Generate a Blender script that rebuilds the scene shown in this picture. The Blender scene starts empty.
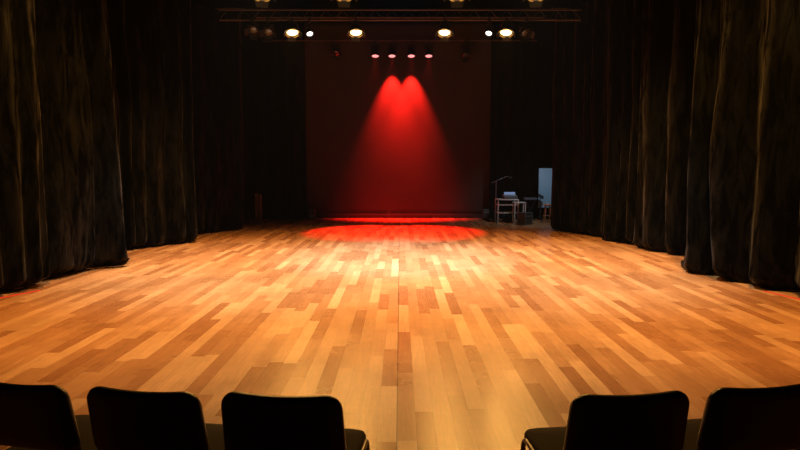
import bpy, bmesh, math, random
from mathutils import Vector, Matrix, Euler, noise

random.seed(11)
PI = math.pi
SC = bpy.context.scene
COL = SC.collection

# ------------------------------------------------------------------ camera
H = 1.68                       # eye height above the boards
F = 600.0                      # focal length in pixels of an 800 px wide frame
PITCH = math.atan(55.0 / F)    # looking slightly down
cam_d = bpy.data.cameras.new('camera')
cam_d.sensor_width = 36.0
cam_d.lens = 36.0 * F / 800.0
cam_d.clip_start = 0.05
cam_d.clip_end = 200
cam = bpy.data.objects.new('camera', cam_d)
cam.location = (0, 0, H)
cam.rotation_euler = (PI / 2 - PITCH, 0, 0)
COL.objects.link(cam)
SC.camera = cam


def ray(px, py):
    v = Vector(((px - 400) / F, 1.0, -(py - 225) / F))
    c, s = math.cos(PITCH), math.sin(PITCH)
    return Vector((v.x, v.y * c + v.z * s, -v.y * s + v.z * c))


def ground(px, py, z=0.0):      # where a measured spot lies on the boards
    d = ray(px, py)
    t = (z - H) / d.z
    return Vector((d.x * t, d.y * t, z))


def at(px, py, y):              # where a measured spot lies at distance y
    d = ray(px, py)
    t = y / d.y
    return Vector((d.x * t, y, H + d.z * t))


# ------------------------------------------------------------------ materials
def new_mat(name):
    m = bpy.data.materials.new(name)
    m.use_nodes = True
    nt = m.node_tree
    b = nt.nodes.get('Principled BSDF')
    return m, nt, b


def N(nt, t, **kw):
    n = nt.nodes.new(t)
    for k, v in kw.items():
        setattr(n, k, v)
    return n


def L(nt, a, b):
    nt.links.new(a, b)


def math_node(nt, op, a, b=None, clamp=False):
    n = N(nt, 'ShaderNodeMath', operation=op)
    n.use_clamp = clamp
    for i, v in enumerate((a, b)):
        if v is None:
            continue
        if isinstance(v, (int, float)):
            n.inputs[i].default_value = v
        else:
            L(nt, v, n.inputs[i])
    return n.outputs[0]


def simple(name, col, rough=0.5, metal=0.0, var=0.15, scale=30.0, bump=0.0, spec=0.5):
    """plain material with a fine procedural variation of colour and roughness"""
    m, nt, b = new_mat(name)
    tc = N(nt, 'ShaderNodeTexCoord')
    nz = N(nt, 'ShaderNodeTexNoise')
    nz.inputs['Scale'].default_value = scale
    nz.inputs['Detail'].default_value = 4
    L(nt, tc.outputs['Object'], nz.inputs['Vector'])
    mr = N(nt, 'ShaderNodeMapRange')
    mr.inputs['To Min'].default_value = 1 - var
    mr.inputs['To Max'].default_value = 1 + var
    L(nt, nz.outputs['Fac'], mr.inputs['Value'])
    mx = N(nt, 'ShaderNodeMix', data_type='RGBA', blend_type='MULTIPLY')
    mx.inputs[0].default_value = 1.0
    mx.inputs[6].default_value = (*col, 1)
    L(nt, mr.outputs[0], mx.inputs[7])
    L(nt, mx.outputs[2], b.inputs['Base Color'])
    b.inputs['Roughness'].default_value = rough
    b.inputs['Metallic'].default_value = metal
    b.inputs['Specular IOR Level'].default_value = spec
    if bump:
        bp = N(nt, 'ShaderNodeBump')
        bp.inputs['Strength'].default_value = bump
        bp.inputs['Distance'].default_value = 0.002
        L(nt, nz.outputs['Fac'], bp.inputs['Height'])
        L(nt, bp.outputs[0], b.inputs['Normal'])
    return m


def emitter(name, col, strength):
    m, nt, b = new_mat(name)
    b.inputs['Base Color'].default_value = (0.05, 0.05, 0.05, 1)
    b.inputs['Emission Color'].default_value = (*col, 1)
    b.inputs['Emission Strength'].default_value = strength
    m.cycles.emission_sampling = 'NONE'
    return m


def velvet(name, sheen, base=0.006):
    m, nt, b = new_mat(name)
    tc = N(nt, 'ShaderNodeTexCoord')
    mp = N(nt, 'ShaderNodeMapping')
    mp.inputs['Scale'].default_value = (1, 1, 0.22)
    L(nt, tc.outputs['Object'], mp.inputs['Vector'])
    n1 = N(nt, 'ShaderNodeTexNoise')
    n1.inputs['Scale'].default_value = 7
    n1.inputs['Detail'].default_value = 6
    n1.inputs['Roughness'].default_value = 0.68
    n1.inputs['Distortion'].default_value = 0.6
    L(nt, mp.outputs[0], n1.inputs['Vector'])
    mr = N(nt, 'ShaderNodeMapRange')
    mr.inputs['From Min'].default_value = 0.42
    mr.inputs['From Max'].default_value = 0.72
    mr.inputs['To Min'].default_value = 0.06 * sheen
    mr.inputs['To Max'].default_value = 2.0 * sheen
    L(nt, n1.outputs['Fac'], mr.inputs['Value'])
    b.inputs['Base Color'].default_value = (base, base * 0.95, base * 0.95, 1)
    b.inputs['Roughness'].default_value = 0.48
    L(nt, math_node(nt, 'MULTIPLY', mr.outputs[0], 1.3), b.inputs['Specular IOR Level'])
    L(nt, mr.outputs[0], b.inputs['Sheen Weight'])
    b.inputs['Sheen Roughness'].default_value = 0.42
    b.inputs['Sheen Tint'].default_value = (0.95, 0.80, 0.74, 1)
    bp = N(nt, 'ShaderNodeBump')
    bp.inputs['Strength'].default_value = 0.2
    bp.inputs['Distance'].default_value = 0.02
    L(nt, n1.outputs['Fac'], bp.inputs['Height'])
    L(nt, bp.outputs[0], b.inputs['Normal'])
    return m


def boards():
    m, nt, b = new_mat('stage_boards')
    geo = N(nt, 'ShaderNodeNewGeometry')
    sp = N(nt, 'ShaderNodeSeparateXYZ')
    L(nt, geo.outputs['Position'], sp.inputs[0])
    W = 0.125
    xr = math_node(nt, 'DIVIDE', math_node(nt, 'ADD', sp.outputs[0], 0.02), W)
    row = math_node(nt, 'FLOOR', xr)
    fx = math_node(nt, 'FRACT', xr)
    wn = N(nt, 'ShaderNodeTexWhiteNoise', noise_dimensions='1D')
    L(nt, row, wn.inputs['W'])
    # board length differs from row to row
    ln = math_node(nt, 'ADD', math_node(nt, 'MULTIPLY', wn.outputs['Value'], 0.7), 0.85)
    yo = math_node(nt, 'ADD', sp.outputs[1], math_node(nt, 'MULTIPLY', wn.outputs['Value'], 37.0))
    yr = math_node(nt, 'DIVIDE', yo, ln)
    brd = math_node(nt, 'FLOOR', yr)
    fy = math_node(nt, 'FRACT', yr)
    cb = N(nt, 'ShaderNodeCombineXYZ')
    L(nt, row, cb.inputs[0])
    L(nt, brd, cb.inputs[1])
    wn2 = N(nt, 'ShaderNodeTexWhiteNoise', noise_dimensions='2D')
    L(nt, cb.outputs[0], wn2.inputs['Vector'])
    ramp = N(nt, 'ShaderNodeValToRGB')
    cr = ramp.color_ramp
    cr.elements[0].position = 0.0
    cr.elements[0].color = (0.28, 0.100, 0.032, 1)
    cr.elements[1].position = 1.0
    cr.elements[1].color = (0.50, 0.232, 0.088, 1)
    for p, c in ((0.3, (0.35, 0.137, 0.046)), (0.65, (0.405, 0.170, 0.060))):
        e = cr.elements.new(p)
        e.color = (*c, 1)
    L(nt, wn2.outputs['Value'], ramp.inputs[0])
    # grain drawn out along the board
    cg = N(nt, 'ShaderNodeCombineXYZ')
    L(nt, math_node(nt, 'MULTIPLY', sp.outputs[0], 60.0), cg.inputs[0])
    L(nt, math_node(nt, 'MULTIPLY', sp.outputs[1], 4.0), cg.inputs[1])
    L(nt, math_node(nt, 'MULTIPLY', wn2.outputs['Value'], 50.0), cg.inputs[2])
    g = N(nt, 'ShaderNodeTexNoise')
    g.inputs['Scale'].default_value = 1.0
    g.inputs['Detail'].default_value = 5
    g.inputs['Distortion'].default_value = 0.8
    L(nt, cg.outputs[0], g.inputs['Vector'])
    mr = N(nt, 'ShaderNodeMapRange')
    mr.inputs['From Min'].default_value = 0.25
    mr.inputs['From Max'].default_value = 0.75
    mr.inputs['To Min'].default_value = 0.80
    mr.inputs['To Max'].default_value = 1.16
    L(nt, g.outputs['Fac'], mr.inputs['Value'])
    # worn patches
    wp = N(nt, 'ShaderNodeTexNoise')
    wp.inputs['Scale'].default_value = 0.9
    wp.inputs['Detail'].default_value = 5
    wp.inputs['Roughness'].default_value = 0.6
    L(nt, geo.outputs['Position'], wp.inputs['Vector'])
    mr2 = N(nt, 'ShaderNodeMapRange')
    mr2.inputs['From Min'].default_value = 0.3
    mr2.inputs['From Max'].default_value = 0.7
    mr2.inputs['To Min'].default_value = 0.80
    mr2.inputs['To Max'].default_value = 1.12
    L(nt, wp.outputs['Fac'], mr2.inputs['Value'])
    # small smudges and scuffs
    sm = N(nt, 'ShaderNodeTexNoise')
    sm.inputs['Scale'].default_value = 7.0
    sm.inputs['Detail'].default_value = 6
    sm.inputs['Roughness'].default_value = 0.7
    L(nt, geo.outputs['Position'], sm.inputs['Vector'])
    mr3 = N(nt, 'ShaderNodeMapRange')
    mr3.inputs['From Min'].default_value = 0.2
    mr3.inputs['From Max'].default_value = 0.8
    mr3.inputs['To Min'].default_value = 0.86
    mr3.inputs['To Max'].default_value = 1.12
    L(nt, sm.outputs['Fac'], mr3.inputs['Value'])
    # joints
    ex = math_node(nt, 'MINIMUM', fx, math_node(nt, 'SUBTRACT', 1.0, fx))
    gx = math_node(nt, 'LESS_THAN', ex, 0.012)
    ey = math_node(nt, 'MULTIPLY', math_node(nt, 'MINIMUM', fy, math_node(nt, 'SUBTRACT', 1.0, fy)), ln)
    gy = math_node(nt, 'LESS_THAN', ey, 0.0022)
    gap = math_node(nt, 'MAXIMUM', gx, gy)
    ctr = math_node(nt, 'LESS_THAN', math_node(nt, 'ABSOLUTE', math_node(nt, 'ADD', sp.outputs[0], 0.02)), 0.0035)
    dark = math_node(nt, 'SUBTRACT', 1.0, math_node(nt, 'MAXIMUM', math_node(nt, 'MULTIPLY', gap, 0.35), math_node(nt, 'MULTIPLY', ctr, 0.85)))
    k = math_node(nt, 'MULTIPLY', math_node(nt, 'MULTIPLY', math_node(nt, 'MULTIPLY', mr.outputs[0], mr3.outputs[0]), mr2.outputs[0]), dark)
    mx = N(nt, 'ShaderNodeMix', data_type='RGBA', blend_type='MULTIPLY')
    mx.inputs[0].default_value = 1.0
    L(nt, ramp.outputs[0], mx.inputs[6])
    L(nt, k, mx.inputs[7])
    L(nt, mx.outputs[2], b.inputs['Base Color'])
    rr = N(nt, 'ShaderNodeMapRange')
    rr.inputs['To Min'].default_value = 0.20
    rr.inputs['To Max'].default_value = 0.32
    L(nt, wp.outputs['Fac'], rr.inputs['Value'])
    rj = math_node(nt, 'ADD', rr.outputs[0], math_node(nt, 'MULTIPLY', wn2.outputs['Value'], 0.07))
    L(nt, rj, b.inputs['Roughness'])
    b.inputs['Specular IOR Level'].default_value = 0.4
    bp = N(nt, 'ShaderNodeBump')
    bp.inputs['Strength'].default_value = 0.12
    bp.inputs['Distance'].default_value = 0.0015
    hgt = math_node(nt, 'SUBTRACT', math_node(nt, 'MULTIPLY', g.outputs['Fac'], 0.25), gap)
    L(nt, hgt, bp.inputs['Height'])
    L(nt, bp.outputs[0], b.inputs['Normal'])
    return m


M = {}
M['boards'] = boards()
M['black_wall'] = simple('black_painted_wall', (0.006, 0.0055, 0.005), 0.9, spec=0.1, scale=6)
M['velvet'] = velvet('black_velvet', 0.052, 0.0015)
M['drape'] = velvet('dull_black_drape', 0.03, 0.004)
M['backdrop'] = simple('backdrop_cloth', (0.050, 0.034, 0.024), 0.95, scale=2.0, var=0.06, spec=0.05)
M['steel'] = simple('dull_steel_tube', (0.07, 0.05, 0.04), 0.6, 0.3)
M['blackmetal'] = simple('black_lamp_housing', (0.006, 0.006, 0.006), 0.45, 0.0)
M['chairpad'] = simple('black_upholstery', (0.006, 0.005, 0.005), 0.75, scale=220, bump=0.3, spec=0.2)
M['chairshell'] = simple('black_plastic_shell', (0.005, 0.0045, 0.005), 0.36, scale=120, bump=0.05)
M['seatpad'] = simple('charcoal_seat_fabric', (0.060, 0.052, 0.044), 0.9, scale=260, bump=0.5, spec=0.2)
M['chrome'] = simple('chrome_tube', (0.10, 0.09, 0.085), 0.35, 1.0, var=0.05)
M['badge'] = simple('grey_badge', (0.03, 0.028, 0.028), 0.4)
M['redtape'] = simple('red_tape', (0.62, 0.02, 0.02), 0.5)
M['alu'] = simple('pale_aluminium', (0.75, 0.66, 0.58), 0.5, 0.2)
M['case'] = simple('black_case_laminate', (0.05, 0.045, 0.04), 0.6)
M['bluepanel'] = simple('pale_blue_panel', (0.30, 0.50, 0.62), 0.7, scale=3, var=0.05)
M['gear'] = simple('grey_equipment', (0.12, 0.12, 0.13), 0.45)
M['woodpost'] = simple('brown_batten_timber', (0.22, 0.11, 0.06), 0.7, scale=12)
M['rubber'] = simple('black_rubber', (0.012, 0.012, 0.012), 0.7)
M['stool'] = simple('orange_brown_stool', (0.62, 0.26, 0.12), 0.5)
M['warm'] = emitter('tungsten_lens', (1.0, 0.62, 0.24), 8)
M['amber_glow'] = emitter('amber_glow_ring', (1.0, 0.42, 0.06), 0.45)  # amber glow around the lens put into emission
M['white'] = emitter('white_lens', (1.0, 0.88, 0.78), 3)
M['red'] = emitter('red_lens', (1.0, 0.26, 0.24), 1.9)
M['led'] = emitter('blue_display', (0.35, 0.5, 0.9), 0.35)


# ------------------------------------------------------------------ mesh helpers
def bm_box(bm, c, s, rot=None, bev=0.0):
    r = bmesh.ops.create_cube(bm, size=1.0)
    vs = r['verts']
    mat = Matrix.Translation(Vector(c)) @ (rot.to_matrix().to_4x4() if rot else Matrix()) @ Matrix.Diagonal((*s, 1))
    bmesh.ops.transform(bm, matrix=mat, verts=vs)
    if bev:
        es = list({e for v in vs for e in v.link_edges})
        bmesh.ops.bevel(bm, geom=es, offset=bev, segments=2, profile=0.6, affect='EDGES')


def frame_to(d):
    d = Vector(d).normalized()
    return d.to_track_quat('Z', 'Y').to_matrix()


def bm_tube(bm, pts, r, seg=10, closed=False):
    pts = [Vector(p) for p in pts]
    n = len(pts)
    rings = []
    up = None
    for i, p in enumerate(pts):
        if closed:
            t = (pts[(i + 1) % n] - pts[i - 1])
        else:
            t = pts[min(i + 1, n - 1)] - pts[max(i - 1, 0)]
        t.normalize()
        if up is None:
            up = Vector((0, 0, 1)) if abs(t.z) < 0.9 else Vector((1, 0, 0))
        a = t.cross(up).normalized()
        u = a.cross(t).normalized()
        up = u
        rr = r[i] if isinstance(r, (list, tuple)) else r
        rings.append([bm.verts.new(p + a * rr * math.cos(2 * PI * k / seg) + u * rr * math.sin(2 * PI * k / seg)) for k in range(seg)])
    m = n if closed else n - 1
    for i in range(m):
        A, B = rings[i], rings[(i + 1) % n]
        for k in range(seg):
            bm.faces.new((A[k], A[(k + 1) % seg], B[(k + 1) % seg], B[k]))
    if not closed:
        bm.faces.new(rings[0][::-1])
        bm.faces.new(rings[-1])


def bm_lathe(bm, prof, base=(0, 0, 0), axis=(0, 0, 1), seg=20):
    """profile of (radius, height) pairs turned about an axis"""
    R = frame_to(axis)
    base = Vector(base)
    rings = []
    for r, z in prof:
        if r < 1e-6:
            rings.append([bm.verts.new(base + R @ Vector((0, 0, z)))])
        else:
            rings.append([bm.verts.new(base + R @ Vector((r * math.cos(2 * PI * k / seg), r * math.sin(2 * PI * k / seg), z))) for k in range(seg)])
    for A, B in zip(rings, rings[1:]):
        for k in range(seg):
            k2 = (k + 1) % seg
            if len(A) == 1 and len(B) > 1:
                bm.faces.new((A[0], B[k2], B[k]))
            elif len(B) == 1 and len(A) > 1:
                bm.faces.new((A[k], A[k2], B[0]))
            elif len(A) > 1:
                bm.faces.new((A[k], A[k2], B[k2], B[k]))


def arc_fillet(pts, rad, n=5):
    """round the corners of a polyline"""
    pts = [Vector(p) for p in pts]
    out = [pts[0]]
    for a, b, c in zip(pts, pts[1:], pts[2:]):
        d1 = (a - b).normalized()
        d2 = (c - b).normalized()
        r = min(rad, (a - b).length * 0.45, (c - b).length * 0.45)
        p1, p2 = b + d1 * r, b + d2 * r
        for i in range(n + 1):
            t = i / n
            out.append(p1 * (1 - t) ** 2 + b * 2 * t * (1 - t) + p2 * t * t)
    out.append(pts[-1])
    return out


def obj(name, bm, mat, parent=None, smooth=True, angle=40):
    me = bpy.data.meshes.new(name)
    bmesh.ops.recalc_face_normals(bm, faces=bm.faces[:])
    bm.to_mesh(me)
    bm.free()
    me.materials.append(mat)
    if smooth:
        for p in me.polygons:
            p.use_smooth = True
        try:
            me.set_sharp_from_angle(angle=math.radians(angle))
        except Exception:
            pass
    o = bpy.data.objects.new(name, me)
    COL.objects.link(o)
    if parent:
        o.parent = parent
    return o


def tag(o, label, cat, group=None):
    o['label'] = label
    o['category'] = cat
    if group:
        o['group'] = group
    return o


def thing(name, label, cat, loc=(0, 0, 0), rotz=0.0, group=None):
    o = bpy.data.objects.new(name, None)
    o.empty_display_size = 0.1
    COL.objects.link(o)
    o.location = loc
    o.rotation_euler = (0, 0, rotz)
    return tag(o, label, cat, group)


def struct(name, bm, mat):
    o = obj(name, bm, mat, smooth=False)
    o['kind'] = 'structure'
    return o


def dup(root, loc, rotz, label, group=None):
    r = root.copy()
    COL.objects.link(r)
    r.location = loc
    r.rotation_euler = (0, 0, rotz)
    r['label'] = label
    if group:
        r['group'] = group
    for ch in list(root.children):
        c = ch.copy()
        COL.objects.link(c)
        c.parent = r
        for g in ch.children:
            d = g.copy()
            COL.objects.link(d)
            d.parent = c
    return r


# ------------------------------------------------------------------ the room
X0, X1, Y0, Y1, ZC = -8.6, 8.6, -3.5, 22.6, 8.2
T = 0.2


def slab(name, a, b, mat):
    bm = bmesh.new()
    a, b = Vector(a), Vector(b)
    bm_box(bm, (a + b) / 2, b - a)
    return struct(name, bm, mat)


slab('floor', (X0 - T, Y0 - T, -0.2), (X1 + T, Y1 + T, 0), M['boards'])
slab('ceiling', (X0 - T, Y0 - T, ZC), (X1 + T, Y1 + T, ZC + T), M['black_wall'])
slab('wall_left', (X0 - T, Y0, 0), (X0, Y1, ZC), M['black_wall'])
slab('wall_right', (X1, Y0, 0), (X1 + T, Y1, ZC), M['black_wall'])
slab('wall_back', (X0 - T, Y1, 0), (X1 + T, Y1 + T, ZC), M['black_wall'])
slab('wall_front', (X0 - T, Y0 - T, 0), (X1 + T, Y0, ZC), M['black_wall'])


# ------------------------------------------------------------------ curtains
def curtain(name, label, cat, a, b, ztop, seed, mat, fold=0.34, amp=0.085, puddle=0.12, end_a=0.0, end_b=0.0,
            normal_sign=1, group=None, thick=0.008, fullness=1.0):
    """pleated cloth hung above the line a-b, its hem spilling on to the boards.
    end_a / end_b: how far the hem spreads past each edge."""
    rnd = random.Random(seed)
    a, b = Vector((a.x, a.y, 0)), Vector((b.x, b.y, 0))
    d = b - a
    ln = d.length
    d.normalize()
    n = Vector((-d.y, d.x, 0)) * normal_sign
    # pleats of unequal width
    knots = [0.0]
    while knots[-1] < ln:
        knots.append(knots[-1] + fold * rnd.uniform(0.6, 1.5))
    amps = [amp * rnd.uniform(0.45, 1.3) for _ in knots]
    wander = [rnd.uniform(-0.5, 0.5) for _ in knots]
    cols = max(40, int(ln / 0.022))
    rows = []
    z = ztop
    zs = []
    while z > 0.45:
        zs.append(z)
        z -= 0.13
    k = 0.45
    while k > 0.15:
        zs.append(k)
        k -= 0.035
    bm = bmesh.new()
    so = rnd.uniform(0, 100)

    def pleat(s, zz):
        # uneven pleats that drift, merge and spread towards the hem
        h = zz / ztop
        low = 1 - h
        s2 = s + (0.06 + 0.30 * low) * noise.noise(Vector((s * 0.8 + so, zz * 0.30, 3.1))) + 0.05 * noise.noise(Vector((s * 2.5 + so, zz * 0.8, 9)))
        s2 = min(max(s2, 0), ln - 1e-4)
        i = 0
        while i < len(knots) - 2 and knots[i + 1] <= s2:
            i += 1
        t = (s2 - knots[i]) / (knots[i + 1] - knots[i])
        A = amps[i] * (0.45 + 0.75 * low)
        w = math.cos(2 * PI * t)
        w = 1 - 2 * abs((1 - w) / 2) ** 0.7        # rounded ridges, tight valleys
        m = 0.8 + 0.6 * noise.noise(Vector((s * 0.9 + so, zz * 0.22, 7.7)))
        fine = 0.018 * noise.noise(Vector((s * 7 + so, zz * 0.45, 2.2))) + 0.010 * noise.noise(Vector((s * 5 + so, zz * 3.0, 6.2))) * low
        return A * w * m + fine + 0.14 * low * noise.noise(Vector((s * 0.8 + so, zz * 0.3, 1.7)))

    grid = []
    for zz in zs:
        fl = max(0.0, 1 - zz / 1.1) ** 2.2
        r = []
        for j in range(cols + 1):
            s = ln * j / cols
            u = s + (end_b * fl if j == cols else 0) - (end_a * fl if j == 0 else 0)
            # the outer strips of the cloth follow the edge
            ea = max(0.0, 1 - s / 0.35)
            eb = max(0.0, 1 - (ln - s) / 0.35)
            u = s - end_a * fl * ea + end_b * fl * eb
            off = pleat(s, zz) + puddle * 0.55 * fl * (0.6 + 0.5 * noise.noise(Vector((s * 2.2 + so, 0, 0))))
            p = a + d * u + n * off
            r.append(bm.verts.new((p.x, p.y, zz)))
        grid.append(r)
    # hem rolling out on the boards
    steps = 9
    for q in range(1, steps + 1):
        t = q / steps
        r = []
        for j in range(cols + 1):
            s = ln * j / cols
            ea = max(0.0, 1 - s / 0.35)
            eb = max(0.0, 1 - (ln - s) / 0.35)
            u = s - end_a * (1 + 0.3 * t) * ea + end_b * (1 + 0.3 * t) * eb
            zl = zs[-1]
            w = puddle * (0.75 + 1.3 * noise.noise(Vector((s * 1.6 + so, 4.4, 0)))) + 0.05
            out = w * (1 - math.cos(t * PI / 2)) * 1.35
            zz = zl * (1 - math.sin(t * PI / 2)) + 0.006
            zz += 0.028 * math.sin(t * PI) * (1 + noise.noise(Vector((s * 6 + so, t * 3, 2)))) * 0.9
            if q == steps:
                zz = 0.006
            off = pleat(s, zl) * (1 - 0.55 * t) + puddle * 0.50 * (0.6 + 0.5 * noise.noise(Vector((s * 2.2 + so, 0, 0)))) + out
            off += 0.02 * t * noise.noise(Vector((s * 9 + so, 5, 5)))
            p = a + d * u + n * off
            r.append(bm.verts.new((p.x, p.y, max(zz, 0.006))))
        grid.append(r)
    for A, B in zip(grid, grid[1:]):
        for j in range(cols):
            bm.faces.new((A[j], A[j + 1], B[j + 1], B[j]))
    o = obj(name, bm, mat, angle=180)
    sm = o.modifiers.new('cloth_thickness', 'SOLIDIFY')
    sm.thickness = thick
    sm.offset = 1.0 if normal_sign > 0 else 1.0
    tag(o, label, cat, group)
    return o


ZT = 5.85
LG = 'black velvet side curtains'
curtain('stage_curtain', 'nearest left black velvet curtain, hem lying on the red floor tape', 'curtain',
        ground(52, 286), ground(-90, 318), ZT, 3, M['velvet'], fold=0.42, amp=0.10, puddle=0.20, end_a=0.05, normal_sign=-1, group=LG)
curtain('stage_curtain', 'second left black velvet curtain with a wide shining fold and hem curled at its end', 'curtain',
        ground(120, 268), ground(40, 283), ZT, 8, M['velvet'], fold=0.62, amp=0.14, puddle=0.20, end_a=0.16, normal_sign=-1, group=LG)
curtain('stage_curtain', 'third left black velvet curtain of narrow upright folds, behind the one with curled hem', 'curtain',
        ground(199, 242.5), ground(92, 257), ZT, 21, M['velvet'], fold=0.40, amp=0.10, puddle=0.14, end_a=0.05, normal_sign=-1, group=LG)
curtain('stage_curtain', 'farthest left black velvet curtain, beside the upright brown boards', 'curtain',
        ground(247, 230), ground(185, 236.5), ZT, 5, M['velvet'], fold=0.34, amp=0.08, puddle=0.10, end_a=0.0, normal_sign=-1, group=LG)
curtain('stage_curtain', 'nearest right black velvet curtain, widest on its side, hem spreading over red tape', 'curtain',
        ground(681, 272), ground(880, 317), ZT, 14, M['velvet'], fold=0.60, amp=0.14, puddle=0.22, end_a=0.20, normal_sign=1, group=LG)
curtain('stage_curtain', 'second right black velvet curtain with two pale brushed streaks', 'curtain',
        ground(633, 249), ground(712, 262), ZT, 17, M['velvet'], fold=0.62, amp=0.15, puddle=0.16, end_a=0.10, normal_sign=1, group=LG)
curtain('stage_curtain', 'third right black velvet curtain, narrow, between the farthest and the streaked one', 'curtain',
        ground(599, 240.5), ground(652, 250), ZT, 26, M['velvet'], fold=0.42, amp=0.10, puddle=0.12, end_a=0.06, normal_sign=1, group=LG)
curtain('stage_curtain', 'farthest right black velvet curtain, beside the pale blue panel', 'curtain',
        ground(550, 230.5), ground(612, 240), ZT, 33, M['velvet'], fold=0.34, amp=0.08, puddle=0.10, end_a=0.04, normal_sign=1, group=LG)

YB = 21.0                                  # distance of the backdrop
xl, xr_ = at(307, 170, YB).x, at(489, 170, YB).x
curtain('back_drape', 'dull black drape left of the backdrop, behind the brown boards', 'curtain',
        Vector((xl - 3.6, YB - 0.30, 0)), Vector((xl + 0.02, YB - 0.30, 0)), 6.6, 41, M['drape'], fold=0.4, amp=0.06, puddle=0.03, normal_sign=-1, group='dull black drapes beside the backdrop')
curtain('back_drape', 'dull black drape right of the backdrop, behind the equipment table', 'curtain',
        Vector((xr_ - 0.02, YB - 0.30, 0)), Vector((xr_ + 3.6, YB - 0.30, 0)), 6.6, 43, M['drape'], fold=0.4, amp=0.06, puddle=0.03, normal_sign=-1, group='dull black drapes beside the backdrop')

# backdrop: a stretched cloth with a pipe in its hem
bd = thing('backdrop', 'tall backdrop cloth at the rear lit by a red cone of light', 'backdrop', ((xl + xr_) / 2, YB, 0))
bm = bmesh.new()
wbd = (xr_ - xl) + 0.5
nx, nz = 60, 40
g = [[bm.verts.new((-wbd / 2 + wbd * i / nx, 0.012 * noise.noise(Vector((i * 0.25, j * 0.1, 0))), 0.14 + (6.7 - 0.14) * j / nz)) for i in range(nx + 1)] for j in range(nz + 1)]
for j in range(nz):
    for i in range(nx):
        bm.faces.new((g[j][i], g[j][i + 1], g[j + 1][i + 1], g[j + 1][i]))
o = obj('cloth', bm, M['backdrop'], bd, angle=180)
sm = o.modifiers.new('cloth_thickness', 'SOLIDIFY')
sm.thickness = 0.006
sm.offset = 0
bm = bmesh.new()
bm_box(bm, (0, 0, 0.075), (wbd, 0.12, 0.15), bev=0.012)
obj('bottom_rail', bm, M['backdrop'], bd)


# ------------------------------------------------------------------ lights overhead
def spot(name, loc, target, power, col, size_deg, blend=0.5, radius=0.08, parent=None):
    l = bpy.data.lights.new(name, 'SPOT')
    l.energy = power
    l.color = col
    l.spot_size = math.radians(size_deg)
    l.spot_blend = blend
    l.shadow_soft_size = radius
    o = bpy.data.objects.new(name, l)
    COL.objects.link(o)
    o.location = loc
    o.rotation_euler = (Vector(target) - Vector(loc)).to_track_quat('-Z', 'Y').to_euler()
    return o


def fixture(name, label, cat, lens_pos, target, r, length, lens_mat, pipe_z, group, barn=True, lens_scale=0.86):
    """stage lantern: can, lens, barn doors, yoke, clamp; the lens centre sits at lens_pos"""
    lens_pos, target = Vector(lens_pos), Vector(target)
    ax = (target - lens_pos).normalized()
    root = thing(name, label, cat, (lens_pos.x, lens_pos.y, pipe_z), 0, group)
    o0 = lens_pos - Vector((lens_pos.x, lens_pos.y, pipe_z))
    bm = bmesh.new()
    back = o0 - ax * length
    bm_lathe(bm, [(0, 0), (r * 0.55, 0.0), (r * 0.8, length * 0.12), (r * 0.86, length * 0.3), (r * 0.86, length * 0.62), (r, length * 0.68), (r, length + 0.02),
                  (r * 0.93, length + 0.02), (r * 0.90, length - 0.02)], back, ax, 24)
    for k in range(3):           # cooling rings
        bm_lathe(bm, [(r * 0.86, length * (0.32 + 0.09 * k)), (r * 0.94, length * (0.335 + 0.09 * k)), (r * 0.94, length * (0.36 + 0.09 * k)), (r * 0.86, length * (0.375 + 0.09 * k))], back, ax, 24)
    obj('housing', bm, M['blackmetal'], root)
    bm = bmesh.new()
    bm_lathe(bm, [(r * 0.9, -0.02), (r * 0.9, -0.012), (r * lens_scale, -0.006), (r * 0.5, 0.002), (0, 0.006)], o0, ax, 24)
    obj('lens', bm, lens_mat, root)
    if lens_mat == M['warm']:  # added ring, its emission imitates the amber glow round the lens
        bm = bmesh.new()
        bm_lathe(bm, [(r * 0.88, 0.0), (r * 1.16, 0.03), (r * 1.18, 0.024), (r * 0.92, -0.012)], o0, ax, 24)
        obj('glow_ring', bm, M['amber_glow'], root)
    # yoke: a U bracket from the sides of the can up to the clamp
    side = Vector((0, 0, 1)).cross(ax)
    if side.length < 0.05:
        side = Vector((1, 0, 0))
    side.normalize()
    mid = back + ax * length * 0.5
    top = Vector((0, 0, -0.06))
    bm = bmesh.new()
    pts = arc_fillet([mid + side * r * 1.06, Vector((mid.x + side.x * r * 1.06, mid.y + side.y * r * 1.06, top.z - 0.02)), Vector((mid.x - side.x * r * 1.06, mid.y - side.y * r * 1.06, top.z - 0.02)), mid - side * r * 1.06], 0.04)
    if pts[1].z < pts[0].z:
        pts = [mid + side * r * 1.06, mid - side * r * 1.06]
    bm_tube(bm, pts, 0.011, 8)
    obj('yoke', bm, M['blackmetal'], root)
    bm = bmesh.new()
    bm_tube(bm, [(mid.x, mid.y, top.z - 0.02), (0, 0, -0.03)], 0.014, 8)
    bm_box(bm, (0, 0, 0.0), (0.05, 0.09, 0.10), bev=0.012)
    obj('clamp', bm, M['blackmetal'], root)
    if barn:
        u = side
        v = ax.cross(side).normalized()
        for dirv, perp in ((u, v), (-u, v), (v, u), (-v, u)):
            bm = bmesh.new()
            e = o0 + dirv * r * 1.0
            q = [e - perp * r * 0.8 + ax * 0.015, e + perp * r * 0.8 + ax * 0.015,
                 e + perp * r * 0.62 + ax * r * 0.62 + dirv * r * 0.45, e - perp * r * 0.62 + ax * r * 0.62 + dirv * r * 0.45]
            vs = [bm.verts.new(p) for p in q]
            f = bm.faces.new(vs)
            ex = bmesh.ops.extrude_face_region(bm, geom=[f])
            vv = [x for x in ex['geom'] if isinstance(x, bmesh.types.BMVert)]
            bmesh.ops.translate(bm, verts=vv, vec=dirv * 0.004)
            obj('barn_door', bm, M['blackmetal'], root, smooth=False)
    return root


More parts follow.
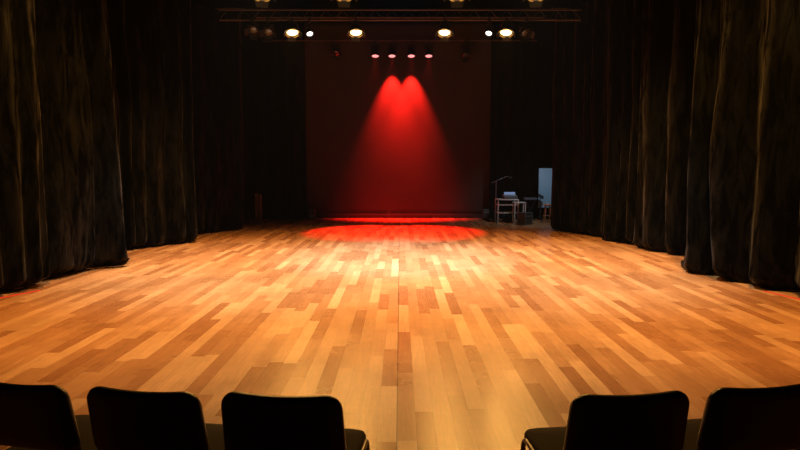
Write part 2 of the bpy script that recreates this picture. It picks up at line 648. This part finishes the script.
WARM = (1.0, 0.46, 0.09)
YA, YM, YR = 11.7, 15.0, 20.62              # the three rows of lamps
zpA, zpM, zpR = at(400, -14, YA).z, at(400, 20, YM).z, at(400, 40.5, YR).z
places = ['far left', 'inner left', 'inner right', 'far right']
# middle row
wl = ['outermost left glowing amber stage lamp of the middle row, left of a small white lamp',
      'amber stage lamp of the middle row, just above and left of the four red lamps',
      'amber stage lamp of the middle row, just above and right of the four red lamps',
      'outermost right glowing amber stage lamp of the middle row, right of a small white lamp']
for i, px in enumerate((292.5, 356, 444.5, 506)):
    p = at(px, 32.5, YM)
    tgt = (p.x * 0.7, YM - 2.2, 0)
    fixture('stage_lamp', wl[i], 'stage light', p, tgt, 0.152, 0.30, M['warm'], zpM, 'amber lamps in the middle row')
    spot('amber_beam', p + (Vector(tgt) - p).normalized() * 0.03, tgt, 420, WARM, 135, 1.0, 0.10)
wl = ['amber stage lamp at the top edge of the picture, first from the left',
      'amber stage lamp at the top edge of the picture, second from the left',
      'amber stage lamp at the top edge of the picture, third from the left',
      'amber stage lamp at the top edge of the picture, fourth from the left']
for i, px in enumerate((262, 344, 457, 536)):
    p = at(px, -7, YA)
    tgt = (p.x * 0.7, YA - 3.2, 0)
    fixture('stage_lamp', wl[i], 'stage light', p, tgt, 0.17, 0.32, M['warm'], zpA, 'amber lamps at the top of the picture')
    spot('amber_beam', p + (Vector(tgt) - p).normalized() * 0.03, tgt, 420, WARM, 135, 1.0, 0.10)
# two small white lamps
for px, py, lab, tx in ((309.8, 33.7, 'small white stage lamp beside the outermost left amber lamp', -0.6), (488.8, 33.2, 'small white stage lamp beside the outermost right amber lamp', 0.6)):
    p = at(px, py, YM)
    tgt = (tx, 11.2, 0)
    fixture('spot_lamp', lab, 'stage light', p, tgt, 0.085, 0.26, M['white'], zpM, 'small white lamps', barn=False)
    spot('white_beam', p + (Vector(tgt) - p).normalized() * 0.03, tgt, 350, (1.0, 0.93, 0.9), 40, 0.9, 0.05)
# red lamps over the backdrop
rl = ['first red lamp from the left in the row of four', 'second red lamp from the left in the row of four',
      'third red lamp from the left in the row of four', 'fourth red lamp from the left in the row of four']
RED = (1.0, 0.02, 0.015)
for i, px in enumerate((375.3, 392, 411.3, 428.8)):
    p = at(px, 56, YR)
    if i in (1, 2):
        aim = p + Vector((0, math.cos(math.radians(56)), -math.sin(math.radians(56))))
        lens_aim = p + Vector((0, -0.55, -1))
    lens_aim = p + Vector((0, -0.35, -1))
    fixture('wash_lamp', rl[i], 'stage light', p, lens_aim, 0.13, 0.26, M['red'], zpR, 'red lamps over the backdrop', barn=False)
    q = p + Vector((0, 0, -0.03))
    if i in (1, 2):
        spot('red_backdrop_beam', q, q + Vector((0, math.sin(math.radians(8)), -math.cos(math.radians(8)))), 7000, RED, 53, 0.9, 0.03)
    else:
        spot('red_floor_beam', q, (p.x * 0.85 - 0.2, 16.55, 0), 8500, RED, 30, 0.4, 0.05)

# overhead white pool light, hung above the picture in the front row
for x in (-2.1, 2.1):
    spot('pool_beam', (x, 9.2, 6.4), (x * 0.95, 10.4, 0), 3700, (0.62, 0.84, 1.0), 74, 0.95, 0.15)
spot('pool_whitening_fill', (0, 9.2, 6.4), (0, 11.5, 0), 7000, (0.20, 0.50, 1.0), 48, 0.8, 0.15)  # extra unseen blue spot, added to whiten the middle of the pool
# unseen fill spots, added above the picture to brighten the boards
for x in (-3.2, 3.2):
    spot('amber_front_fill', (x, 5.6, 7.6), (x * 1.1, 8.2, 0), 3300, (1.0, 0.53, 0.10), 76, 0.9, 0.2)
    spot('amber_side_fill', (x, 10.5, 6.8), (x * 1.2, 12.4, 0), 2600, (1.0, 0.60, 0.18), 58, 0.9, 0.2)
spot('front_fill_beam', (0, 5.0, 7.6), (0, 8.3, 0), 2800, (0.88, 0.88, 0.66), 86, 0.95, 0.2)

# pipes and truss
def pipe(name, label, p0, p1, r, cat='pipe', mat='steel'):
    bm = bmesh.new()
    bm_tube(bm, [p0, p1], r, 12)
    return tag(obj(name, bm, M[mat]), label, cat)


tr = thing('lighting_truss', 'long ladder truss carrying the middle row of amber lamps', 'truss', (0, YM, zpM))
for dz, r in ((0, 0.028), (0.24, 0.024)):
    bm = bmesh.new()
    bm_tube(bm, [(-4.4, 0, dz), (4.4, 0, dz)], r, 12)
    obj('chord', bm, M['steel'], tr)
bm = bmesh.new()
for k in range(22):
    x = -4.4 + 0.4 * k
    bm_tube(bm, [(x, 0, 0.0), (x + 0.2, 0, 0.24)], 0.009, 6)
    bm_tube(bm, [(x + 0.2, 0, 0.24), (x + 0.4, 0, 0.0)], 0.009, 6)
obj('lattice', bm, M['blackmetal'], tr)
pipe('lighting_bar', 'steel bar carrying the four red lamps above the backdrop', (-4.6, YR, zpR), (4.6, YR, zpR), 0.026)
pipe('lighting_bar', 'steel bar carrying the amber lamps at the top edge of the picture', (-4.2, YA, zpA), (4.2, YA, zpA), 0.026)
pA = at(300, 17.5, 16.7)
pipe('lighting_bar', 'empty steel bar just behind the ladder truss', (-3.9, 16.7, pA.z), (3.9, 16.7, pA.z), 0.026)
pB, pC = at(216, 17, 16.2), at(246, 17, 16.2)
pipe('curtain_rail', 'short rail along the top of the farthest left curtain', (pB.x - 0.3, 16.2, 5.9), (pC.x + 0.02, 16.2, 5.9), 0.03)
pB, pC = at(552, 16.5, 16.2), at(587, 16.5, 16.2)
pipe('curtain_rail', 'short rail along the top of the farthest right curtain', (pB.x, 16.2, 5.9), (pC.x + 0.3, 16.2, 5.9), 0.03)
# unlit lanterns
ul = [(253, 31, YM, 'unlit dark stage lamp left of the outermost left amber lamp'),
      (268, 33, YM, 'unlit dark stage lamp close beside the outermost left amber lamp'),
      (526, 34, YM, 'unlit dark stage lamp right of the outermost right amber lamp'),
      (336, 54, YR, 'unlit dark lamp on the red lamps bar, on its left'),
      (466, 56, YR, 'unlit dark lamp on the red lamps bar, on its right')]
M['darklens'] = simple('unlit_lens', (0.02, 0.02, 0.02), 0.12, spec=0.7)
for px, py, y, lab in ul:
    p = at(px, py, y)
    fixture('stage_lamp', lab, 'stage light', p, p + Vector((0.1, -0.7, -0.7)), 0.13, 0.28, M['darklens'], zpM if y == YM else zpR, 'unlit stage lamps')

# ------------------------------------------------------------------ red floor tape
def tape(label, a, b, w=0.05):
    a, b = Vector(a), Vector(b)
    d = (b - a).normalized()
    n = Vector((-d.y, d.x, 0)) * w / 2
    bm = bmesh.new()
    lo = [bm.verts.new(p + Vector((0, 0, 0.0004))) for p in (a - n, b - n, b + n, a + n)]
    hi = [bm.verts.new(p + Vector((0, 0, 0.002))) for p in (a - n, b - n, b + n, a + n)]
    bm.faces.new(lo[::-1])
    bm.faces.new(hi)
    for k in range(4):
        bm.faces.new((lo[k], lo[(k + 1) % 4], hi[(k + 1) % 4], hi[k]))
    return tag(obj('floor_tape', bm, M['redtape'], smooth=False), label, 'tape')


a, b = ground(40, 290.5), ground(0, 298)
tape('red tape line on the boards under the nearest left curtain', a, b + (b - a) * 1.6)
a, b = ground(764, 291), ground(800, 299.5)
tape('red tape line on the boards under the nearest right curtain', a, b + (b - a) * 1.6)


# ------------------------------------------------------------------ audience chairs
def rounded_panel(bm, w_bot, w_top, h, thick, rad, curve, z0, lean, y0, n=11, sag=0.007):
    """padded panel with rounded corners, curved about the sitter"""
    # outline in (x, z)
    outl = []

    def corner(cx, cz, a0, a1, r):
        for i in range(n):
            a = a0 + (a1 - a0) * i / (n - 1)
            outl.append((cx + r * math.cos(a), cz + r * math.sin(a)))
    rb = rad * 0.8
    corner(w_top / 2 - rad, h - rad, 0, PI / 2, rad)
    # top edge dips a little in the middle
    for i in range(1, 10):
        t = i / 10
        x = (w_top / 2 - rad) * (1 - 2 * t)
        outl.append((x, h - sag * math.sin(PI * t)))
    corner(-w_top / 2 + rad, h - rad, PI / 2, PI, rad)
    corner(-w_bot / 2 + rb, rb, PI, 1.5 * PI, rb)
    corner(w_bot / 2 - rb, rb, 1.5 * PI, 2 * PI, rb)
    m = len(outl)
    cz = h / 2

    def place(x, z, yy):
        return Vector((x, y0 + yy + curve * (x / (w_top / 2)) ** 2 - lean * z, z0 + z))
    layers = []
    for sc, yy in ((0.0, -thick / 2), (0.60, -thick / 2), (0.93, -thick / 2 * 0.96), (0.985, -thick / 2 * 0.72), (1.0, -thick / 2 * 0.3), (1.0, thick / 2 * 0.3), (0.985, thick / 2 * 0.72), (0.93, thick / 2), (0.60, thick / 2 * 1.15), (0.0, thick / 2 * 1.15)):
        if sc == 0:
            layers.append([bm.verts.new(place(0, cz, yy))])
        else:
            # shrink by a constant rim rather than by scale, so the rim stays even
            k = (1 - sc) * 0.22
            lay = []
            for (x, z) in outl:
                if sc < 0.9:
                    lay.append(bm.verts.new(place(x * sc, cz + (z - cz) * sc, yy)))
                else:
                    fx = 1 - k / (w_top / 2)
                    fz = 1 - k / (h / 2)
                    lay.append(bm.verts.new(place(x * fx, cz + (z - cz) * fz, yy)))
            layers.append(lay)
    for A, B in zip(layers, layers[1:]):
        for i in range(m):
            j = (i + 1) % m
            if len(A) == 1:
                bm.faces.new((A[0], B[i], B[j]))
            elif len(B) == 1:
                bm.faces.new((A[i], B[0], A[j]))
            else:
                bm.faces.new((A[i], B[i], B[j], A[j]))


def make_chair(label):
    """padded stacking chair; it faces +y, the origin is on the floor below the backrest top"""
    t = thing('audience_chair', label, 'chair', group='audience chairs')
    # backrest shell and front pad
    bm = bmesh.new()
    rounded_panel(bm, 0.482, 0.470, 0.295, 0.045, 0.062, 0.018, 0.548, 0.20, 0.070)
    bk = obj('backrest', bm, M['chairshell'], t, angle=60)
    bm = bmesh.new()
    bm_box(bm, (0.012, 0.0105, 0.735), (0.016, 0.002, 0.006), Euler((0.2, 0, 0)), 0.0008)
    bg = obj('badge', bm, M['badge'], bk)
    bg['label'] = 'small grey badge'
    # seat
    bm = bmesh.new()
    rings = []
    w, d0, d1, zt, th = 0.475, 0.12, 0.635, 0.467, 0.06
    outl = []
    r = 0.075
    for cx, cy, a0 in ((w / 2 - r, d1 - r, 0), (-w / 2 + r, d1 - r, PI / 2), (-w / 2 + 0.05, d0 + 0.05, PI), (w / 2 - 0.05, d0 + 0.05, 1.5 * PI)):
        rr = r if cy > 0.3 else 0.05
        for i in range(8):
            a = a0 + PI / 2 * i / 7
            outl.append((cx + rr * math.cos(a), cy + rr * math.sin(a)))
    mid = (d0 + d1) / 2
    for s, zz in ((0, zt - th), (0.7, zt - th), (0.95, zt - th * 0.95), (1.0, zt - th * 0.62), (1.0, zt - th * 0.35), (0.97, zt - th * 0.08), (0.90, zt), (0.5, zt + 0.004), (0, zt + 0.004)):
        if s == 0:
            rings.append([bm.verts.new((0, mid, zz))])
        else:
            # waterfall front edge
            rings.append([bm.verts.new((x * s, mid + (y - mid) * s, zz - 0.022 * max(0, (mid + (y - mid) * s - 0.51) / 0.13) ** 2)) for x, y in outl])
    m = len(outl)
    for A, B in zip(rings, rings[1:]):
        for i in range(m):
            j = (i + 1) % m
            if len(A) == 1:
                bm.faces.new((A[0], B[j], B[i]))
            elif len(B) == 1:
                bm.faces.new((A[i], A[j], B[0]))
            else:
                bm.faces.new((A[i], A[j], B[j], B[i]))
    obj('seat', bm, M['seatpad'], t, angle=50)
    # side frames: front leg, rail under the seat, rear leg running up behind the back
    for s in (-1, 1):
        x = s * 0.243
        bm = bmesh.new()
        pts = arc_fillet([(x, 0.61, 0.022), (x, 0.56, 0.434), (x, 0.17, 0.428)], 0.05, 6)
        bm_tube(bm, pts, 0.0115, 10)
        lg = obj('leg', bm, M['chrome'], t)
        bm = bmesh.new()
        bm_lathe(bm, [(0, 0), (0.017, 0), (0.017, 0.035), (0.012, 0.04), (0, 0.04)], (x, 0.611, 0), (0, 0, 1), 12)
        obj('foot_cap', bm, M['rubber'], lg)
        bm = bmesh.new()
        xb = s * 0.222
        pts = arc_fillet([(x, 0.03, 0.022), (x, 0.14, 0.38), (xb, 0.110, 0.47), (xb, 0.090, 0.60)], 0.04, 6)
        bm_tube(bm, pts, 0.0105, 10)
        lg = obj('leg', bm, M['chrome'], t)
        bm = bmesh.new()
        bm_lathe(bm, [(0, 0), (0.017, 0), (0.017, 0.035), (0.012, 0.04), (0, 0.04)], (x, 0.029, 0), (0, 0, 1), 12)
        obj('foot_cap', bm, M['rubber'], lg)
    bm = bmesh.new()
    bm_tube(bm, [(-0.243, 0.47, 0.40), (0.243, 0.47, 0.40)], 0.009, 8)
    bm_tube(bm, [(-0.243, 0.19, 0.40), (0.243, 0.19, 0.40)], 0.009, 8)
    obj('seat_frame', bm, M['chrome'], t)
    return t


cl = ['leftmost black padded audience chair, cut by the left edge of the picture',
      'middle black padded chair of the three at the left, between two others',
      'black padded audience chair left of the open middle aisle, its seat corner showing',
      'black padded audience chair right of the open middle aisle, its seat corner showing',
      'rightmost black padded audience chair, cut by the right edge of the picture']
spots = [(-1.54, 2.29, -12), (-0.998, 2.21, -9), (-0.454, 2.165, -6), (0.88, 2.175, 6), (1.435, 2.25, 8)]
first = None
for i, (x, y, a) in enumerate(spots):
    if first is None:
        first = make_chair(cl[i])
        first.location = (x, y, 0)
        first.rotation_euler = (0, 0, math.radians(a))
    else:
        dup(first, (x, y, 0), math.radians(a), cl[i])


# ------------------------------------------------------------------ backstage equipment at the right
def table(name, label, p0, w, d, h, shelves=()):
    """metal frame table, p0 = front left corner on the floor"""
    t = thing(name, label, 'table', p0)
    bm = bmesh.new()
    bm_box(bm, (w / 2, d / 2, h - 0.015), (w, d, 0.03), bev=0.006)
    obj('tabletop', bm, M['alu'], t)
    for x in (0.018, w - 0.018):
        for y in (0.018, d - 0.018):
            bm = bmesh.new()
            bm_box(bm, (x, y, (h - 0.03) / 2), (0.032, 0.032, h - 0.03), bev=0.004)
            obj('leg', bm, M['alu'], t)
    for z in shelves:
        bm = bmesh.new()
        bm_box(bm, (w / 2, d / 2, z), (w - 0.07, d - 0.02, 0.025), bev=0.004)
        obj('shelf', bm, M['alu'], t)
    return t


g0 = ground(497.5, 222.5)
YT = g0.y
wt = at(519, 200, YT).x - g0.x
ht = at(497, 199.3, YT).z
table('equipment_table', 'tall metal equipment table with shelves holding a mixing desk', (g0.x, YT, 0), wt, 0.6, ht, (0.30, 0.56))
gs = ground(514, 223.5)
w2 = at(526, 203, gs.y).x - gs.x
table('side_table', 'small lower metal table in front of the equipment table', (gs.x, gs.y - 0.02, 0), w2, YT - gs.y - 0.02, at(514, 202.3, gs.y).z)
# mixing desk
mx0 = at(503, 199, YT)
md = thing('mixing_desk', 'grey mixing desk with lit display on the tall equipment table', 'mixer', (mx0.x + 0.05, YT + 0.08, ht))
bm = bmesh.new()
bm_box(bm, (0.22, 0.2, 0.069), (0.44, 0.36, 0.09), Euler((0.12, 0, 0)), 0.01)
obj('body', bm, M['gear'], md)
bm = bmesh.new()
bm_box(bm, (0.24, 0.36, 0.165), (0.36, 0.02, 0.10), Euler((-0.2, 0, 0)), 0.004)
obj('display', bm, M['led'], md)
for k in range(6):
    bm = bmesh.new()
    bm_box(bm, (0.05 + 0.065 * k, 0.10, 0.106), (0.02, 0.035, 0.022), bev=0.004)
    obj('fader_knob', bm, M['alu'], md)
# microphone stand with boom
ms0 = ground(496.8, 223.2)
ms = thing('microphone_stand', 'thin tripod boom stand left of the equipment table', 'stand', (ms0.x - 0.05, ms0.y - 0.05, 0))
zt = at(497, 181, ms0.y).z
bm = bmesh.new()
bm_tube(bm, [(0, 0, 0.14), (0, 0, zt)], 0.014, 8)
obj('pole', bm, M['gear'], ms)
for k in range(3):
    a = k * 2 * PI / 3 + 0.5
    bm = bmesh.new()
    bm_tube(bm, arc_fillet([(0, 0, 0.16), (0.16 * math.cos(a), 0.16 * math.sin(a), 0.10), (0.26 * math.cos(a), 0.26 * math.sin(a), 0.011)], 0.03), 0.010, 8)
    obj('leg', bm, M['rubber'], ms)
bm = bmesh.new()
bm_tube(bm, [(-0.14, 0, zt - 0.06), (0.34, 0, zt + 0.15)], 0.010, 8)
obj('boom', bm, M['gear'], ms)
bm = bmesh.new()
bm_lathe(bm, [(0, 0), (0.012, 0), (0.016, 0.10), (0.026, 0.12), (0.028, 0.15), (0.018, 0.175), (0, 0.18)], (0.33, 0, zt + 0.145), (0.9, 0, -0.3), 12)
obj('microphone', bm, M['rubber'], ms)
# flight case
fc0 = ground(525.2, 225.4)
wfc, dfc = 0.37, 0.31
hfc = at(525, 212.8, fc0.y).z
fc = thing('flight_case', 'black equipment case on the boards in front of the side table', 'case', (fc0.x, fc0.y, 0), math.radians(42))
bm = bmesh.new()
bm_box(bm, (wfc / 2, dfc / 2, hfc / 2), (wfc - 0.02, dfc - 0.02, hfc - 0.01), bev=0.008)
obj('body', bm, M['case'], fc)
for x in (0.012, wfc - 0.012):
    for y in (0.012, dfc - 0.012):
        bm = bmesh.new()
        bm_box(bm, (x, y, hfc / 2), (0.024, 0.024, hfc), bev=0.004)
        obj('edge_trim', bm, M['gear'], fc)
for y in (0.012, dfc - 0.012):
    for z in (0.012, hfc * 0.68, hfc - 0.012):
        bm = bmesh.new()
        bm_box(bm, (wfc / 2, y, z), (wfc, 0.024, 0.02), bev=0.003)
        obj('edge_trim', bm, M['gear'], fc)
for x in (wfc * 0.3, wfc * 0.7):
    bm = bmesh.new()
    bm_box(bm, (x, -0.004, hfc * 0.68), (0.04, 0.012, 0.05), bev=0.003)
    obj('latch', bm, M['gear'], fc)
# keyboard on a folding stand, its top catching blue light
ks0 = ground(526.5, 222)
kz = at(530, 199.8, ks0.y).z
ky = thing('keyboard_stand', 'folding stand holding a flat dark keyboard beside the pale blue panel', 'stand', (ks0.x + 0.05, ks0.y + 0.45, 0))
bm = bmesh.new()
for y in (0.04, 0.26):
    bm_tube(bm, [(0.02, y, 0.012), (0.34, y, kz - 0.05)], 0.012, 8)
    bm_tube(bm, [(0.34, y + 0.03, 0.012), (0.02, y + 0.03, kz - 0.05)], 0.012, 8)
for x in (0.02, 0.34):
    bm_tube(bm, [(x, 0.0, kz - 0.04), (x, 0.34, kz - 0.04)], 0.012, 8)
obj('folding_frame', bm, M['rubber'], ky)
kb = tag(obj('keyboard', (lambda b: (bm_box(b, (0, 0, 0.035), (0.42, 0.30, 0.07), bev=0.008), b)[1])(bmesh.new()), M['gear']), 'flat dark keyboard lying on the folding stand', 'keyboard')
kb.location = (ks0.x + 0.05 + 0.18, ks0.y + 0.45 + 0.17, kz - 0.028)
# pale blue panel
p0, p1 = at(539, 168.3, 20.2), at(560, 168.3, 20.2)
bp = thing('panel_board', 'pale blue upright panel half hidden by the farthest right curtain', 'panel', (p0.x, 20.2, 0))
wp_ = p1.x - p0.x
bm = bmesh.new()
bm_box(bm, (wp_ / 2, 0, (p0.z + 0.42) / 2), (wp_, 0.03, p0.z - 0.42), bev=0.004)
obj('board', bm, M['bluepanel'], bp)
for x in (0.08, wp_ - 0.08):
    bm = bmesh.new()
    bm_box(bm, (x, 0.035, 0.40), (0.04, 0.035, 0.80), bev=0.004)
    bm_box(bm, (x, 0.0, 0.02), (0.05, 0.5, 0.04), bev=0.004)
    obj('foot', bm, M['rubber'], bp)
# stool
s0 = ground(546.3, 222.3)
st = thing('bar_stool', 'tall orange brown stool at the edge of the farthest right curtain', 'stool', (s0.x + 0.03, s0.y, 0))
sz = at(546, 204, s0.y).z
bm = bmesh.new()
bm_lathe(bm, [(0, sz - 0.05), (0.13, sz - 0.05), (0.15, sz - 0.03), (0.15, sz - 0.01), (0.13, sz), (0, sz)], (0, 0, 0), (0, 0, 1), 20)
obj('seat', bm, M['stool'], st)
for k in range(4):
    a = PI / 4 + k * PI / 2
    bm = bmesh.new()
    bm_tube(bm, [(0.09 * math.cos(a), 0.09 * math.sin(a), sz - 0.05), (0.155 * math.cos(a), 0.155 * math.sin(a), 0.0)], 0.014, 8)
    obj('leg', bm, M['stool'], st)
bm = bmesh.new()
bm_tube(bm, [(0.137 * math.cos(k * PI / 12), 0.137 * math.sin(k * PI / 12), 0.22) for k in range(24)], 0.008, 6, True)
obj('foot_ring', bm, M['stool'], st)
# dark music stand before the panel
s1 = ground(541.5, 221)
mu = thing('music_stand', 'dark music stand in front of the pale blue panel', 'stand', (s1.x, s1.y + 0.25, 0))
zz = at(541, 193, s1.y + 0.25).z
bm = bmesh.new()
bm_tube(bm, [(0, 0, 0.1), (0, 0, zz - 0.1)], 0.012, 8)
obj('pole', bm, M['rubber'], mu)
bm = bmesh.new()
bm_box(bm, (0.02, 0.0, zz - 0.12), (0.20, 0.012, 0.12), Euler((-0.5, 0.5, 0)), 0.003)
obj('desk', bm, M['rubber'], mu)
for k in range(3):
    a = k * 2 * PI / 3 + 0.9
    bm = bmesh.new()
    bm_tube(bm, [(0, 0, 0.13), (0.22 * math.cos(a), 0.22 * math.sin(a), 0.010)], 0.010, 8)
    obj('leg', bm, M['rubber'], mu)
# cables under the table
for k, (px, py, lab) in enumerate(((505, 222.3, 'black cable coil on the boards under the equipment table'), (511, 221.2, 'black cable coil under the equipment table, the one further right'))):
    c = ground(px, py)
    bm = bmesh.new()
    pts = []
    for i in range(90):
        a = i * 2 * PI / 18
        rr = 0.11 + 0.02 * math.sin(i * 0.9 + k)
        pts.append((rr * math.cos(a), rr * math.sin(a) * 0.8, 0.012 + 0.0011 * i))
    bm_tube(bm, pts, 0.009, 6)
    o = tag(obj('cable_coil', bm, M['rubber']), lab, 'cable', 'cable coils')
    o.location = (c.x + 0.06, c.y + 0.15, 0)
# small floor speakers at the two ends of the backdrop
for px, lab in ((312, 'small dark floor speaker at the left end of the backdrop'), (485.5, 'small dark floor speaker at the right end of the backdrop')):
    c = ground(px, 219.8)
    sp = thing('floor_speaker', lab, 'speaker', (c.x, c.y, 0), 0, 'floor speakers')
    bm = bmesh.new()
    bm_box(bm, (0, 0, 0.18), (0.22, 0.24, 0.36), bev=0.015)
    obj('cabinet', bm, M['case'], sp)
    for z, r in ((0.12, 0.075), (0.27, 0.04)):
        bm = bmesh.new()
        bm_lathe(bm, [(r, 0), (r, 0.012), (r * 0.85, 0.014), (r * 0.3, 0.002), (0, 0.008)], (0, -0.12, z), (0, -1, 0), 18)
        obj('cone', bm, M['gear'], sp)
# brown boards standing in the left wing, with a chrome stand beside
c = ground(256.8, 221.6)
for px, w, hh, lab in ((257.1, 0.10, 193.2, 'taller brown upright board left of the backdrop'), (260.9, 0.085, 194.5, 'second brown upright board left of the backdrop, the right one of the pair')):
    c = ground(px, 221.8)
    bm = bmesh.new()
    h = at(px, hh, c.y).z
    bm_box(bm, (0, 0, h / 2), (w, 0.06, h), bev=0.006)
    o = tag(obj('upright_board', bm, M['woodpost'], angle=30), lab, 'board', 'upright brown boards')
    o.location = (c.x, c.y, 0)
c = ground(247.8, 223.5)
cs = thing('curved_stand', 'small curved shiny stand at the edge of the farthest left curtain', 'stand', (c.x, c.y, 0))
bm = bmesh.new()
z1 = at(248, 209.5, c.y).z
bm_tube(bm, arc_fillet([(-0.02, 0, 0.03), (0.06, 0, z1 * 0.25), (0.06, 0, z1 * 0.7), (-0.03, 0, z1)], 0.12, 8), 0.018, 10)
obj('arm', bm, M['chrome'], cs)
bm = bmesh.new()
bm_lathe(bm, [(0, 0), (0.10, 0), (0.10, 0.02), (0.03, 0.035), (0, 0.035)], (-0.02, 0, 0), (0, 0, 1), 18)
obj('base', bm, M['blackmetal'], cs)

# blue working light in the right wing, behind the farthest curtain
spot('wing_work_light', (4.75, 17.6, 4.4), (3.95, 19.4, 0.4), 260, (0.62, 0.80, 1.0), 66, 0.8, 0.1)

# ------------------------------------------------------------------ world and view
w = bpy.data.worlds.new('dark_house')
w.use_nodes = True
w.node_tree.nodes['Background'].inputs[0].default_value = (0, 0, 0, 1)
w.node_tree.nodes['Background'].inputs[1].default_value = 0
wv = w.node_tree.nodes.new('ShaderNodeVolumeScatter')      # thin stage haze fills the hall
wv.inputs['Density'].default_value = 0.0002
wv.inputs['Anisotropy'].default_value = 0.2
wv.inputs['Color'].default_value = (1, 0.9, 0.8, 1)
w.node_tree.links.new(wv.outputs[0], w.node_tree.nodes['World Output'].inputs['Volume'])
SC.world = w
vsn = SC.view_settings
vsn.view_transform = 'Standard'
vsn.look = 'None'
vsn.exposure = 0.0
vsn.gamma = 1.0
vsn.use_curve_mapping = False
SC.cycles.use_denoising = True
SC.cycles.use_adaptive_sampling = False
SC.cycles.max_bounces = 6
SC.cycles.volume_bounces = 0
SC.cycles.sample_clamp_indirect = 4.0
